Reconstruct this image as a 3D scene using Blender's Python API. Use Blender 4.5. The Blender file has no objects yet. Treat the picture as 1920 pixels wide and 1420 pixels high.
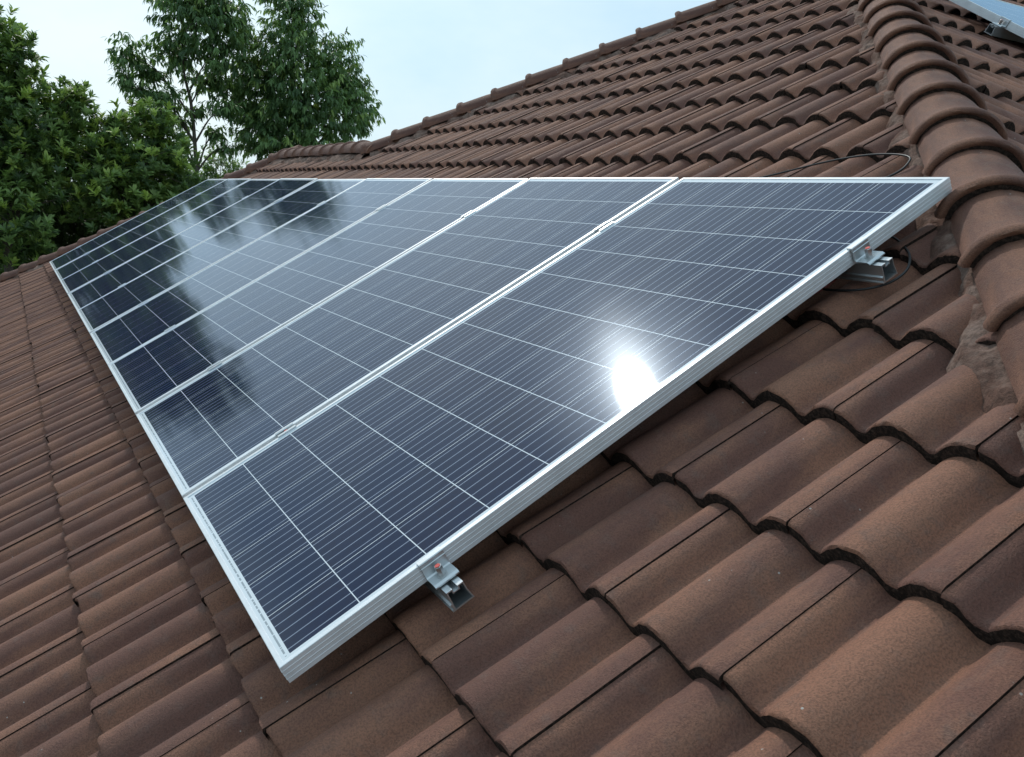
import bpy, bmesh, math, random
import numpy as np
from mathutils import Matrix, Vector, noise as mnoise
R = math.radians
rng = np.random.default_rng(7)
random.seed(7)
SC = bpy.context.scene
COL = SC.collection

# ---------------------------------------------------------------- camera
cam_d = bpy.data.cameras.new('camera')
cam = bpy.data.objects.new('camera', cam_d); COL.objects.link(cam)
CAM = Vector((1.43155, -0.39845, 0.84900))
RIGHT = Vector((0.46653, 0.88298, 0.05193)); UPV = Vector((-0.21402, 0.05573, 0.97524)); BACK = Vector((0.85822, -0.46610, 0.21498))
cam.matrix_world = Matrix(((RIGHT.x, UPV.x, BACK.x, CAM.x), (RIGHT.y, UPV.y, BACK.y, CAM.y), (RIGHT.z, UPV.z, BACK.z, CAM.z), (0, 0, 0, 1)))
F_PX, CX, CY = 1631.06, 891.35, 743.33          # in pixels of a 1920 x 1420 picture
cam_d.sensor_width = 36; cam_d.sensor_fit = 'HORIZONTAL'
cam_d.lens = F_PX / 1920 * 36
cam_d.shift_x = (960 - CX) / 1920; cam_d.shift_y = (CY - 710) / 1920
cam_d.clip_start = 0.05; cam_d.clip_end = 2000
SC.camera = cam

def at(u, v, d):
    "point in the world at distance d (m) in the direction a pixel looks"
    w = RIGHT * ((u - CX) / F_PX) - UPV * ((v - CY) / F_PX) - BACK
    return CAM + w * (d / w.length)

# ---------------------------------------------------------------- light
SUN = Vector((-0.7594, 0.1395, 0.6355)).normalized()
SUN_EL = math.asin(SUN.z); SUN_ROT = math.atan2(SUN.x, SUN.y)
world = bpy.data.worlds.new('World'); SC.world = world; world.use_nodes = True
wn, wl = world.node_tree.nodes, world.node_tree.links
wn.clear()
wo = wn.new('ShaderNodeOutputWorld'); bg = wn.new('ShaderNodeBackground')
sky = wn.new('ShaderNodeTexSky'); sky.sky_type = 'NISHITA'; sky.sun_disc = False
sky.sun_elevation = SUN_EL; sky.sun_rotation = SUN_ROT
sky.air_density = 1.0; sky.dust_density = 2.0; sky.ozone_density = 1.0
tc = wn.new('ShaderNodeTexCoord')
ns = wn.new('ShaderNodeTexNoise'); ns.inputs['Scale'].default_value = 1.6; ns.inputs['Detail'].default_value = 6; ns.inputs['Roughness'].default_value = .55
mp = wn.new('ShaderNodeMapping'); mp.inputs['Scale'].default_value = (1, 1, 2.2); mp.inputs['Location'].default_value = (3.1, 0.4, 1.2)
cr = wn.new('ShaderNodeValToRGB'); cr.color_ramp.elements[0].position = .36; cr.color_ramp.elements[0].color = (0, 0, 0, 1)
cr.color_ramp.elements[1].position = .62; cr.color_ramp.elements[1].color = (1, 1, 1, 1)
mx = wn.new('ShaderNodeMix'); mx.data_type = 'RGBA'
wl.new(tc.outputs['Generated'], mp.inputs['Vector']); wl.new(mp.outputs['Vector'], ns.inputs['Vector']); wl.new(ns.outputs['Fac'], cr.inputs['Fac'])
# thin high cloud: pale blue where it is thinnest, white where it is thick, brightest in the hazy aureole round the sun
cl = wn.new('ShaderNodeMix'); cl.data_type = 'RGBA'; cl.inputs[6].default_value = (3.7, 6.1, 7.8, 1); cl.inputs[7].default_value = (6.1, 7.7, 8.5, 1)
wl.new(cr.outputs['Color'], cl.inputs[0])
mx.inputs[0].default_value = .82; wl.new(sky.outputs['Color'], mx.inputs[6]); wl.new(cl.outputs[2], mx.inputs[7])
dt = wn.new('ShaderNodeVectorMath'); dt.operation = 'DOT_PRODUCT'; dt.inputs[1].default_value = SUN
wl.new(tc.outputs['Generated'], dt.inputs[0])
def wmath(op, a, b):
    n = wn.new('ShaderNodeMath'); n.operation = op
    for i, x in enumerate((a, b)):
        if isinstance(x, (int, float)): n.inputs[i].default_value = x
        else: wl.new(x, n.inputs[i])
    return n.outputs[0]
d0 = wmath('MAXIMUM', dt.outputs['Value'], 0.0)
aur = wmath('ADD', wmath('MULTIPLY', wmath('POWER', d0, 420.0), 60.0), wmath('MULTIPLY', wmath('POWER', d0, 9.0), 2.6))
ac = wn.new('ShaderNodeMix'); ac.data_type = 'RGBA'; ac.blend_type = 'ADD'; ac.inputs[0].default_value = 1.0
av = wn.new('ShaderNodeVectorMath'); av.operation = 'SCALE'; av.inputs[0].default_value = (.95, .98, 1.0); wl.new(aur, av.inputs['Scale'])
wl.new(mx.outputs[2], ac.inputs[6]); wl.new(av.outputs['Vector'], ac.inputs[7])
wl.new(ac.outputs[2], bg.inputs['Color']); bg.inputs['Strength'].default_value = 0.105
wl.new(bg.outputs['Background'], wo.inputs['Surface'])
sun_d = bpy.data.lights.new('sun', 'SUN'); sun_d.energy = 1.45; sun_d.angle = R(1.4); sun_d.color = (1.0, .95, .87)
sun = bpy.data.objects.new('sun', sun_d); COL.objects.link(sun)
sun.rotation_euler = (-SUN).to_track_quat('-Z', 'Y').to_euler(); sun.location = SUN * 40
SC.view_settings.view_transform = 'Standard'; SC.view_settings.look = 'None'
SC.view_settings.exposure = 0.16; SC.view_settings.gamma = 1.0
SC.cycles.max_bounces = 8; SC.cycles.transparent_max_bounces = 12
try: SC.cycles.use_denoising = True
except Exception: pass

# ---------------------------------------------------------------- frames
P = R(30.0); CP, SP = math.cos(P), math.sin(P)
# slope coordinates: a along the eave (towards the near hip), b up the slope, n out of the slope (0 = top of the panels)
MS = Matrix(((1, 0, 0, 0), (0, CP, -SP, 0), (0, SP, CP, 0), (0, 0, 0, 1)))
UPS = Vector((0, SP, CP))                        # world up in slope coordinates
HIP0 = Vector((0, 2.08, -.13)); HIPD = Vector((-1, 1.109, 0)).normalized()
_side = HIPD.cross(Vector((0, 0, 1)));  _side = _side if _side.x > 0 else -_side
NR = None
_q = _side * math.cos(R(41.4)) - Vector((0, 0, 1)) * math.sin(R(41.4))
NR = HIPD.cross(_q); NR = NR if NR.z > 0 else -NR; NR.normalize()
AR = UPS.cross(NR).normalized(); AR = AR if AR.y > 0 else -AR
BR = NR.cross(AR)
MRS = Matrix(((AR.x, BR.x, NR.x, HIP0.x), (AR.y, BR.y, NR.y, HIP0.y), (AR.z, BR.z, NR.z, HIP0.z), (0, 0, 0, 1)))
MR = MS @ MRS                                    # second slope: a, b, n as above, n = 0 at the hip line
GROUND = -4.4

# ---------------------------------------------------------------- object helpers
def tag(o, label=None, cat=None, group=None, kind=None):
    if label: o['label'] = label
    if cat: o['category'] = cat
    if group: o['group'] = group
    if kind: o['kind'] = kind
    return o
def empty(name, m=None, **k):
    o = bpy.data.objects.new(name, None); COL.objects.link(o); o.empty_display_size = .1
    if m is not None: o.matrix_world = m
    return tag(o, **k)
def np_mesh(name, V, faces, mats, midx=None, smooth=True, attrs=None):
    "faces: list of integer arrays (n, k)"
    me = bpy.data.meshes.new(name)
    V = np.asarray(V, np.float32)
    me.vertices.add(len(V)); me.vertices.foreach_set('co', V.ravel())
    faces = [np.asarray(f, np.int32) for f in faces if len(f)]
    li = np.concatenate([f.ravel() for f in faces]); tot = np.concatenate([np.full(len(f), f.shape[1], np.int32) for f in faces])
    st = np.concatenate([[0], np.cumsum(tot)[:-1]]).astype(np.int32)
    me.loops.add(len(li)); me.loops.foreach_set('vertex_index', li)
    me.polygons.add(len(tot)); me.polygons.foreach_set('loop_start', st); me.polygons.foreach_set('loop_total', tot)
    if midx is not None: me.polygons.foreach_set('material_index', np.asarray(midx, np.int32))
    me.polygons.foreach_set('use_smooth', np.full(len(tot), smooth, bool) if isinstance(smooth, bool) else np.asarray(smooth, bool))
    for m in (mats if isinstance(mats, (list, tuple)) else [mats]): me.materials.append(m)
    for k, a in (attrs or {}).items():
        at_ = me.attributes.new(k, 'FLOAT', 'POINT'); at_.data.foreach_set('value', np.asarray(a, np.float32))
    me.update(calc_edges=True); me.validate()
    return me
def link(name, me, parent=None, m=None):
    o = bpy.data.objects.new(name, me); COL.objects.link(o)
    if parent is not None:
        o.parent = parent
        if m is not None: o.matrix_basis = world_of(parent).inverted() @ m
    elif m is not None: o.matrix_world = m
    return o
def world_of(o):
    m = o.matrix_basis.copy()
    while o.parent: o = o.parent; m = o.matrix_basis @ m
    return m
class MB:
    "collects simple shapes for one mesh"
    def __init__(s): s.v = []; s.f = []; s.mi = []; s.sm = []
    def add(s, v, f, mi=0, sm=False):
        n = len(s.v); s.v += [tuple(p) for p in v]
        for q in f: s.f.append([i + n for i in q]); s.mi.append(mi); s.sm.append(sm)
    def box(s, x0, x1, y0, y1, z0, z1, mi=0):
        v = [(x, y, z) for x in (x0, x1) for y in (y0, y1) for z in (z0, z1)]
        s.add(v, [(0, 1, 3, 2), (4, 6, 7, 5), (0, 4, 5, 1), (2, 3, 7, 6), (0, 2, 6, 4), (1, 5, 7, 3)], mi)
    def extrude(s, prof, axis, t0, t1, mi=0, caps=True, closed=True):
        "prof: 2-D outline in the two other axes, in order x,y,z without axis"
        def pt(p, t):
            p = list(p); p.insert(axis, t); return p
        n = len(prof); v = [pt(p, t0) for p in prof] + [pt(p, t1) for p in prof]
        f = [(i, (i + 1) % n, (i + 1) % n + n, i + n) for i in range(n if closed else n - 1)]
        s.add(v, f, mi)
        if caps:
            s.add([pt(p, t0) for p in prof], [tuple(range(n))[::-1]], mi); s.add([pt(p, t1) for p in prof], [tuple(range(n))], mi)
    def cyl(s, x, y, z0, z1, r, n=12, mi=0, cap_mi=None, sm=True, r1=None):
        r1 = r if r1 is None else r1
        a = [2 * math.pi * i / n for i in range(n)]
        v = [(x + r * math.cos(t), y + r * math.sin(t), z0) for t in a] + [(x + r1 * math.cos(t), y + r1 * math.sin(t), z1) for t in a]
        s.add(v, [(i, (i + 1) % n, (i + 1) % n + n, i + n) for i in range(n)], mi, sm)
        s.add(v[n:], [tuple(range(n))], mi if cap_mi is None else cap_mi); s.add(v[:n], [tuple(range(n))[::-1]], mi)
    def tube(s, pts, rad, n=8, mi=0):
        pts = [Vector(p) for p in pts]; rad = rad if isinstance(rad, (list, tuple)) else [rad] * len(pts)
        ref = Vector((0.31, .2, .93)); v = []; f = []
        for i, p in enumerate(pts):
            t = (pts[min(i + 1, len(pts) - 1)] - pts[max(i - 1, 0)]).normalized()
            x = t.cross(ref); x = x.normalized() if x.length > 1e-4 else Vector((1, 0, 0)); y = t.cross(x)
            for k in range(n):
                th = 2 * math.pi * k / n; v.append(p + (x * math.cos(th) + y * math.sin(th)) * rad[i])
        for i in range(len(pts) - 1):
            for k in range(n):
                f.append((i * n + k, i * n + (k + 1) % n, (i + 1) * n + (k + 1) % n, (i + 1) * n + k))
        s.add(v, f, mi, True); s.add(v[:n], [tuple(range(n))[::-1]], mi); s.add(v[-n:], [tuple(range(n))], mi)
    def mesh(s, name, mats):
        me = bpy.data.meshes.new(name); me.from_pydata(s.v, [], s.f)
        for m in (mats if isinstance(mats, (list, tuple)) else [mats]): me.materials.append(m)
        me.polygons.foreach_set('material_index', s.mi); me.polygons.foreach_set('use_smooth', s.sm); me.update()
        return me
    def build(s, name, mats, parent=None, m=None): return link(name, s.mesh(name, mats), parent, m)
def smooth_pts(pts, k=6):
    "Catmull-Rom through points"
    pts = [Vector(p) for p in pts]; out = []
    q = [pts[0] * 2 - pts[1]] + pts + [pts[-1] * 2 - pts[-2]]
    for i in range(1, len(q) - 2):
        for j in range(k):
            t = j / k; p0, p1, p2, p3 = q[i - 1:i + 3]
            out.append(.5 * ((2 * p1) + (p2 - p0) * t + (2 * p0 - 5 * p1 + 4 * p2 - p3) * t * t + (3 * p1 - p0 - 3 * p2 + p3) * t ** 3))
    return out + [pts[-1]]

# ---------------------------------------------------------------- materials
def new_mat(name):
    m = bpy.data.materials.new(name); m.use_nodes = True
    nt = m.node_tree; b = nt.nodes['Principled BSDF']
    return m, nt.nodes, nt.links, b
def nd(N, kind, **kw):
    n = N.new(kind)
    for k, v in kw.items():
        if hasattr(n, k): setattr(n, k, v)
        else: n.inputs[k.replace('_', ' ')].default_value = v
    return n
def math_n(N, L, op, a, b=None, c=None, clamp=False):
    n = N.new('ShaderNodeMath'); n.operation = op; n.use_clamp = clamp
    for i, x in enumerate((a, b, c)):
        if x is None: continue
        if isinstance(x, (int, float)): n.inputs[i].default_value = x
        else: L.new(x, n.inputs[i])
    return n.outputs[0]
def mix_c(N, L, fac, a, b, mode='MIX'):
    n = N.new('ShaderNodeMix'); n.data_type = 'RGBA'; n.blend_type = mode
    for i, x in ((0, fac), (6, a), (7, b)):
        if isinstance(x, (int, float)): n.inputs[i].default_value = x
        elif isinstance(x, tuple): n.inputs[i].default_value = (*x, 1)
        else: L.new(x, n.inputs[i])
    return n.outputs[2]
def ramp(N, L, src, p0, p1):
    n = N.new('ShaderNodeMapRange'); n.interpolation_type = 'SMOOTHSTEP'
    L.new(src, n.inputs[0]); n.inputs[1].default_value = p0; n.inputs[2].default_value = p1
    return n.outputs[0]
def noise(N, L, vec, scale, detail=4, rough=.55):
    n = nd(N, 'ShaderNodeTexNoise'); n.inputs['Scale'].default_value = scale; n.inputs['Detail'].default_value = detail; n.inputs['Roughness'].default_value = rough
    L.new(vec, n.inputs['Vector']); return n.outputs['Fac']
def plain(name, col, rough=.5, metal=0.0, spec=.5):
    m, N, L, b = new_mat(name)
    b.inputs['Base Color'].default_value = (*col, 1); b.inputs['Roughness'].default_value = rough; b.inputs['Metallic'].default_value = metal
    b.inputs['Specular IOR Level'].default_value = spec
    return m
def tile_material(name, dark=1.0, bumpk=1.0, pink=0.0):
    m, N, L, b = new_mat(name)
    co = nd(N, 'ShaderNodeTexCoord').outputs['Object']
    tr = nd(N, 'ShaderNodeAttribute', attribute_name='tint').outputs['Fac']
    mpn = nd(N, 'ShaderNodeMapping'); mpn.inputs['Scale'].default_value = (1.6, .55, 1.6); L.new(co, mpn.inputs['Vector'])
    off = nd(N, 'ShaderNodeVectorMath', operation='ADD'); L.new(mpn.outputs[0], off.inputs[0])
    cmb = nd(N, 'ShaderNodeCombineXYZ'); L.new(math_n(N, L, 'MULTIPLY', tr, 37.0), cmb.inputs[2]); L.new(cmb.outputs[0], off.inputs[1])
    big = noise(N, L, off.outputs[0], 4.0, 5, .6)
    mid = noise(N, L, co, 26.0, 5, .6)
    fine = noise(N, L, co, 280.0, 3, .6)
    grain = noise(N, L, co, 620.0, 2, .6)
    c = mix_c(N, L, ramp(N, L, big, .38, .62), (.178 * dark, .077 * dark, .055 * dark), (.312 * dark, .140 * dark, .085 * dark))
    c = mix_c(N, L, math_n(N, L, 'MULTIPLY', ramp(N, L, mid, .5, .78), .55), c, (.175 * dark, .112 * dark, .090 * dark))
    c = mix_c(N, L, math_n(N, L, 'MULTIPLY', ramp(N, L, tr, .2, 1.), .14), c, (.120 * dark, .064 * dark, .053 * dark))
    wide = noise(N, L, co, .9, 4, .6)
    c = mix_c(N, L, math_n(N, L, 'MULTIPLY', ramp(N, L, wide, .48, .72), .20), c, (.115 * dark, .066 * dark, .055 * dark))
    # grey lichen film
    lich = noise(N, L, co, 7.0, 6, .7)
    c = mix_c(N, L, math_n(N, L, 'MULTIPLY', ramp(N, L, lich, .58, .80), .5), c, (.20, .145, .115))
    spk = math_n(N, L, 'MULTIPLY', ramp(N, L, fine, .38, .68), .45)
    c = mix_c(N, L, spk, c, (.050 * dark, .027 * dark, .020 * dark))
    # sparse pale droppings and chips
    vo = nd(N, 'ShaderNodeTexVoronoi'); vo.inputs['Scale'].default_value = 42.0; L.new(co, vo.inputs['Vector'])
    cl = noise(N, L, co, 3.0, 2)
    wsp = math_n(N, L, 'MULTIPLY', math_n(N, L, 'LESS_THAN', vo.outputs['Distance'], .085), math_n(N, L, 'MULTIPLY', ramp(N, L, cl, .52, .62), math_n(N, L, 'GREATER_THAN', mid, .50)))
    c = mix_c(N, L, math_n(N, L, 'MULTIPLY', wsp, .85), c, (.5, .47, .43))
    L.new(c, b.inputs['Base Color'])
    b.inputs['Roughness'].default_value = .78; b.inputs['Specular IOR Level'].default_value = .35
    bp = nd(N, 'ShaderNodeBump'); bp.inputs['Strength'].default_value = .8 * bumpk; bp.inputs['Distance'].default_value = .006
    hgt = math_n(N, L, 'ADD', math_n(N, L, 'MULTIPLY', fine, .55), math_n(N, L, 'ADD', math_n(N, L, 'MULTIPLY', mid, .8), math_n(N, L, 'MULTIPLY', grain, .3)))
    L.new(hgt, bp.inputs['Height']); L.new(bp.outputs[0], b.inputs['Normal'])
    return m
TILE = tile_material('brown concrete tile')
CAPM = tile_material('brown ridge tile', .80, 1.0)
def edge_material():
    m, N, L, b = new_mat('raw shaded tile edge')  # raw concrete tone, with the shade on the nose faces put into the colour
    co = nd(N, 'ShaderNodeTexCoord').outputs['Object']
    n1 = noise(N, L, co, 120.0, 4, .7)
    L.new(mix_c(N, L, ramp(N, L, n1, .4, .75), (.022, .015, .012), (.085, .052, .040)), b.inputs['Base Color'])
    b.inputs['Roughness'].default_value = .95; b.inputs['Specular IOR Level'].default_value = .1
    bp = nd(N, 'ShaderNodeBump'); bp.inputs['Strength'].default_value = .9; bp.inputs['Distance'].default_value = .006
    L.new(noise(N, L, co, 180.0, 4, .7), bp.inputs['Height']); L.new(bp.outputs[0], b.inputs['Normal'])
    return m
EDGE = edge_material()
def mortar_material():
    m, N, L, b = new_mat('weathered mortar')
    co = nd(N, 'ShaderNodeTexCoord').outputs['Object']
    n1 = noise(N, L, co, 9.0, 6, .65); n2 = noise(N, L, co, 60.0, 5, .7)
    c = mix_c(N, L, ramp(N, L, n1, .38, .62), (.155, .085, .064), (.265, .180, .145))
    c = mix_c(N, L, math_n(N, L, 'MULTIPLY', ramp(N, L, n2, .4, .7), .6), c, (.075, .046, .036))
    L.new(c, b.inputs['Base Color']); b.inputs['Roughness'].default_value = .95; b.inputs['Specular IOR Level'].default_value = .15
    bp = nd(N, 'ShaderNodeBump'); bp.inputs['Strength'].default_value = .9; bp.inputs['Distance'].default_value = .012
    L.new(n2, bp.inputs['Height']); L.new(bp.outputs[0], b.inputs['Normal'])
    return m
MORTAR = mortar_material()
DECK = plain('dark roofing felt', (.02, .018, .016), .95)
WALLM = plain('painted render', (.55, .52, .47), .85)
def alu_material(name, col, rough, metal):
    m, N, L, b = new_mat(name)
    co = nd(N, 'ShaderNodeTexCoord').outputs['Object']
    n1 = noise(N, L, co, 14.0, 5, .6)
    L.new(mix_c(N, L, ramp(N, L, n1, .35, .75), col, tuple(x * .86 for x in col)), b.inputs['Base Color'])
    L.new(math_n(N, L, 'MULTIPLY_ADD', n1, .2, rough - .1), b.inputs['Roughness'])
    b.inputs['Metallic'].default_value = metal
    return m
ALU = alu_material('anodised aluminium', (.80, .81, .82), .42, .38)
ALU2 = alu_material('mill aluminium', (.66, .68, .69), .36, .9)
STEEL = plain('bolt steel', (.55, .55, .55), .3, 1.0)
REDP = plain('red bolt paint', (.62, .06, .05), .55)
BLACKC = plain('black cable rubber', (.012, .012, .013), .45)
REDC = plain('faded red cable', (.22, .045, .035), .5)
PW, PL, GAP = 0.992, 1.956, 0.0252
def glass_material():
    m, N, L, b = new_mat('solar cells under glass')
    co = nd(N, 'ShaderNodeTexCoord').outputs['Object']
    sx = nd(N, 'ShaderNodeSeparateXYZ'); L.new(co, sx.inputs[0])
    x = math_n(N, L, 'ADD', sx.outputs[0], PW); y = sx.outputs[1]
    mx_, my_, cx, cy = .0225, .0282, (PW - .045) / 6, (PL - .0564) / 12
    u = math_n(N, L, 'DIVIDE', math_n(N, L, 'SUBTRACT', x, mx_), cx); v = math_n(N, L, 'DIVIDE', math_n(N, L, 'SUBTRACT', y, my_), cy)
    fu = math_n(N, L, 'FRACT', u); fv = math_n(N, L, 'FRACT', v)
    def edge(f, size, half):
        d = math_n(N, L, 'MULTIPLY', math_n(N, L, 'SUBTRACT', .5, math_n(N, L, 'ABSOLUTE', math_n(N, L, 'SUBTRACT', f, .5))), size)
        return math_n(N, L, 'LESS_THAN', d, half)
    g1 = edge(fu, cx, .0009); g2 = edge(fv, cy, .0011)
    inx = math_n(N, L, 'MULTIPLY', math_n(N, L, 'GREATER_THAN', u, 0.0), math_n(N, L, 'LESS_THAN', u, 6.0))
    iny = math_n(N, L, 'MULTIPLY', math_n(N, L, 'GREATER_THAN', v, 0.0), math_n(N, L, 'LESS_THAN', v, 12.0))
    inside = math_n(N, L, 'MULTIPLY', inx, iny)
    gap = math_n(N, L, 'MAXIMUM', g1, g2)
    cellm = math_n(N, L, 'MULTIPLY', inside, math_n(N, L, 'SUBTRACT', 1.0, gap))
    f5 = math_n(N, L, 'FRACT', math_n(N, L, 'MULTIPLY', u, 5.0))
    bus = math_n(N, L, 'SUBTRACT', 1.0, ramp(N, L, math_n(N, L, 'MULTIPLY', math_n(N, L, 'ABSOLUTE', math_n(N, L, 'SUBTRACT', f5, .5)), cx / 5), .0002, .0019))
    # fine fingers across the cell, fade into the cell tone
    idc = nd(N, 'ShaderNodeCombineXYZ'); L.new(math_n(N, L, 'FLOOR', u), idc.inputs[0]); L.new(math_n(N, L, 'FLOOR', v), idc.inputs[1])
    oi = nd(N, 'ShaderNodeObjectInfo'); L.new(math_n(N, L, 'MULTIPLY', oi.outputs['Random'], 71.0), idc.inputs[2])
    wn_ = nd(N, 'ShaderNodeTexWhiteNoise', noise_dimensions='3D'); L.new(idc.outputs[0], wn_.inputs['Vector'])
    cell = mix_c(N, L, wn_.outputs['Value'], (.003, .008, .036), (.010, .010, .032))
    vo = nd(N, 'ShaderNodeTexVoronoi'); vo.inputs['Scale'].default_value = 90.0; L.new(co, vo.inputs['Vector'])
    sepc = nd(N, 'ShaderNodeSeparateColor'); L.new(vo.outputs['Color'], sepc.inputs[0])
    cell = mix_c(N, L, math_n(N, L, 'MULTIPLY', sepc.outputs[0], .35), cell, (.008, .016, .056))
    n1 = noise(N, L, co, 5.0, 4, .6)
    cell = mix_c(N, L, math_n(N, L, 'MULTIPLY', ramp(N, L, n1, .4, .8), .35), cell, (.014, .015, .028))
    cell = mix_c(N, L, math_n(N, L, 'MULTIPLY', bus, .95), cell, (.33, .37, .46))
    # white back sheet with the grey cross-ribbons in the lower margin
    dn = nd(N, 'ShaderNodeCombineXYZ'); L.new(math_n(N, L, 'MULTIPLY', x, 1.0), dn.inputs[0])
    dash = math_n(N, L, 'GREATER_THAN', noise(N, L, dn.outputs[0], 95.0, 1), .44)
    strip = math_n(N, L, 'MULTIPLY', math_n(N, L, 'MULTIPLY', math_n(N, L, 'GREATER_THAN', y, .0185), math_n(N, L, 'LESS_THAN', y, .0225)), math_n(N, L, 'MULTIPLY', dash, inx))
    white = mix_c(N, L, strip, (.72, .75, .77), (.33, .36, .38))
    col = mix_c(N, L, cellm, white, cell)
    # thin dust, heavier along the lower frame
    dst = noise(N, L, co, 9.0, 6, .7)
    low = math_n(N, L, 'SUBTRACT', 1.0, ramp(N, L, math_n(N, L, 'ADD', y, math_n(N, L, 'MULTIPLY', dst, .06)), .03, .16))
    col = mix_c(N, L, math_n(N, L, 'MULTIPLY_ADD', low, .06, math_n(N, L, 'MULTIPLY', ramp(N, L, dst, .5, .85), .018)), col, (.34, .33, .31))
    N.remove(b)
    df = nd(N, 'ShaderNodeBsdfDiffuse'); L.new(col, df.inputs['Color'])
    gl = nd(N, 'ShaderNodeBsdfGlossy', distribution='BECKMANN'); gl.inputs['Color'].default_value = (.76, .88, 1.0, 1)   # bluish anti-reflection coat
    sm = noise(N, L, co, 2.2, 5, .65)
    L.new(math_n(N, L, 'MULTIPLY_ADD', sm, .03, .068), gl.inputs['Roughness'])
    gl2 = nd(N, 'ShaderNodeBsdfGlossy', distribution='BECKMANN'); gl2.inputs['Roughness'].default_value = .165; gl2.inputs['Color'].default_value = (.76, .88, 1.0, 1)   # dust film
    mg = nd(N, 'ShaderNodeMixShader'); mg.inputs[0].default_value = .06; L.new(gl.outputs[0], mg.inputs[1]); L.new(gl2.outputs[0], mg.inputs[2])
    fr = nd(N, 'ShaderNodeFresnel'); fr.inputs['IOR'].default_value = 1.29
    mxs = nd(N, 'ShaderNodeMixShader'); L.new(fr.outputs[0], mxs.inputs[0]); L.new(df.outputs[0], mxs.inputs[1]); L.new(mg.outputs[0], mxs.inputs[2])
    L.new(mxs.outputs[0], N['Material Output'].inputs['Surface'])
    return m
GLASS = glass_material()
def leaf_material(name, c0, c1, c2):
    m, N, L, b = new_mat(name)
    t = nd(N, 'ShaderNodeAttribute', attribute_name='tint').outputs['Fac']
    c = mix_c(N, L, ramp(N, L, t, 0., .6), c0, c1); c = mix_c(N, L, ramp(N, L, t, .72, 1.0), c, c2)
    L.new(c, b.inputs['Base Color']); b.inputs['Roughness'].default_value = .42; b.inputs['Specular IOR Level'].default_value = .4
    tl = nd(N, 'ShaderNodeBsdfTranslucent'); L.new(mix_c(N, L, .5, c, (.20, .36, .04)), tl.inputs['Color'])
    ms = nd(N, 'ShaderNodeMixShader'); ms.inputs[0].default_value = .42
    L.new(b.outputs[0], ms.inputs[1]); L.new(tl.outputs[0], ms.inputs[2]); L.new(ms.outputs[0], N['Material Output'].inputs['Surface'])
    return m
LEAF_R = leaf_material('rosette leaves', (.076, .126, .055), (.235, .345, .10), (.46, .58, .13))
LEAF_B = leaf_material('dark bush leaves', (.042, .070, .034), (.120, .185, .064), (.32, .41, .09))
LEAF_D = leaf_material('drooping leaves', (.080, .142, .066), (.210, .330, .125), (.36, .48, .14))
def bark_material():
    m, N, L, b = new_mat('grey brown bark')
    co = nd(N, 'ShaderNodeTexCoord').outputs['Object']
    n1 = noise(N, L, co, 12.0, 5, .7)
    L.new(mix_c(N, L, n1, (.05, .04, .032), (.15, .125, .10)), b.inputs['Base Color']); b.inputs['Roughness'].default_value = .9
    bp = nd(N, 'ShaderNodeBump'); bp.inputs['Strength'].default_value = .7; bp.inputs['Distance'].default_value = .02
    L.new(n1, bp.inputs['Height']); L.new(bp.outputs[0], b.inputs['Normal'])
    return m
BARK = bark_material()
def ground_material():
    m, N, L, b = new_mat('garden soil and grass')
    co = nd(N, 'ShaderNodeTexCoord').outputs['Object']
    n1 = noise(N, L, co, .6, 6, .6); n2 = noise(N, L, co, 14.0, 4, .7)
    c = mix_c(N, L, ramp(N, L, n1, .4, .6), (.035, .055, .018), (.07, .075, .03)); c = mix_c(N, L, math_n(N, L, 'MULTIPLY', n2, .5), c, (.06, .045, .03))
    L.new(c, b.inputs['Base Color']); b.inputs['Roughness'].default_value = .95
    return m

# ---------------------------------------------------------------- the ground
g = MB(); g.add([(-900, -900, GROUND), (900, -900, GROUND), (900, 900, GROUND), (-900, 900, GROUND)], [(0, 1, 2, 3)])
tag(g.build('ground', ground_material()), kind='structure')

# ---------------------------------------------------------------- the house: tiled slopes
TROUGH = -.164; ROLLH = .043; LIFT = .031; JOFF = .10
def profile(u):
    "height of the rolls; u counts rolls, a crest at every whole number"
    t = (u + .5) % 1.0 - .5                                 # a rounded roll, a little steeper on the near flank, then a narrow flat pan
    lft = np.sqrt(np.clip(np.cos(np.pi / 2 * np.clip(t / .455, -1, 0)), 0, 1) ** 1.45 + .006)
    rgt = np.sqrt(np.clip(np.cos(np.pi / 2 * np.clip(t / .425, 0, 1)), 0, 1) ** 1.35 + .006)
    return ROLLH * np.where(t < 0, lft, rgt)
def tiles(rows, gauge, pitch, a_of_row, base, lod):
    """every tile of the slope as its own little shell. rows: list of (b of the nose, parity); a_of_row(b) -> a-range; lod(a) -> samples per roll"""
    out = []
    for b0, par, first in rows:
        a_lo, a_hi = a_of_row(b0)
        k0 = math.floor((a_lo - first) / (2 * pitch)) - 1
        k1 = math.ceil((a_hi - first) / (2 * pitch)) + 1
        for k in range(k0, k1):
            out.append((first + 2 * pitch * k, b0))
    return out
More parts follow.
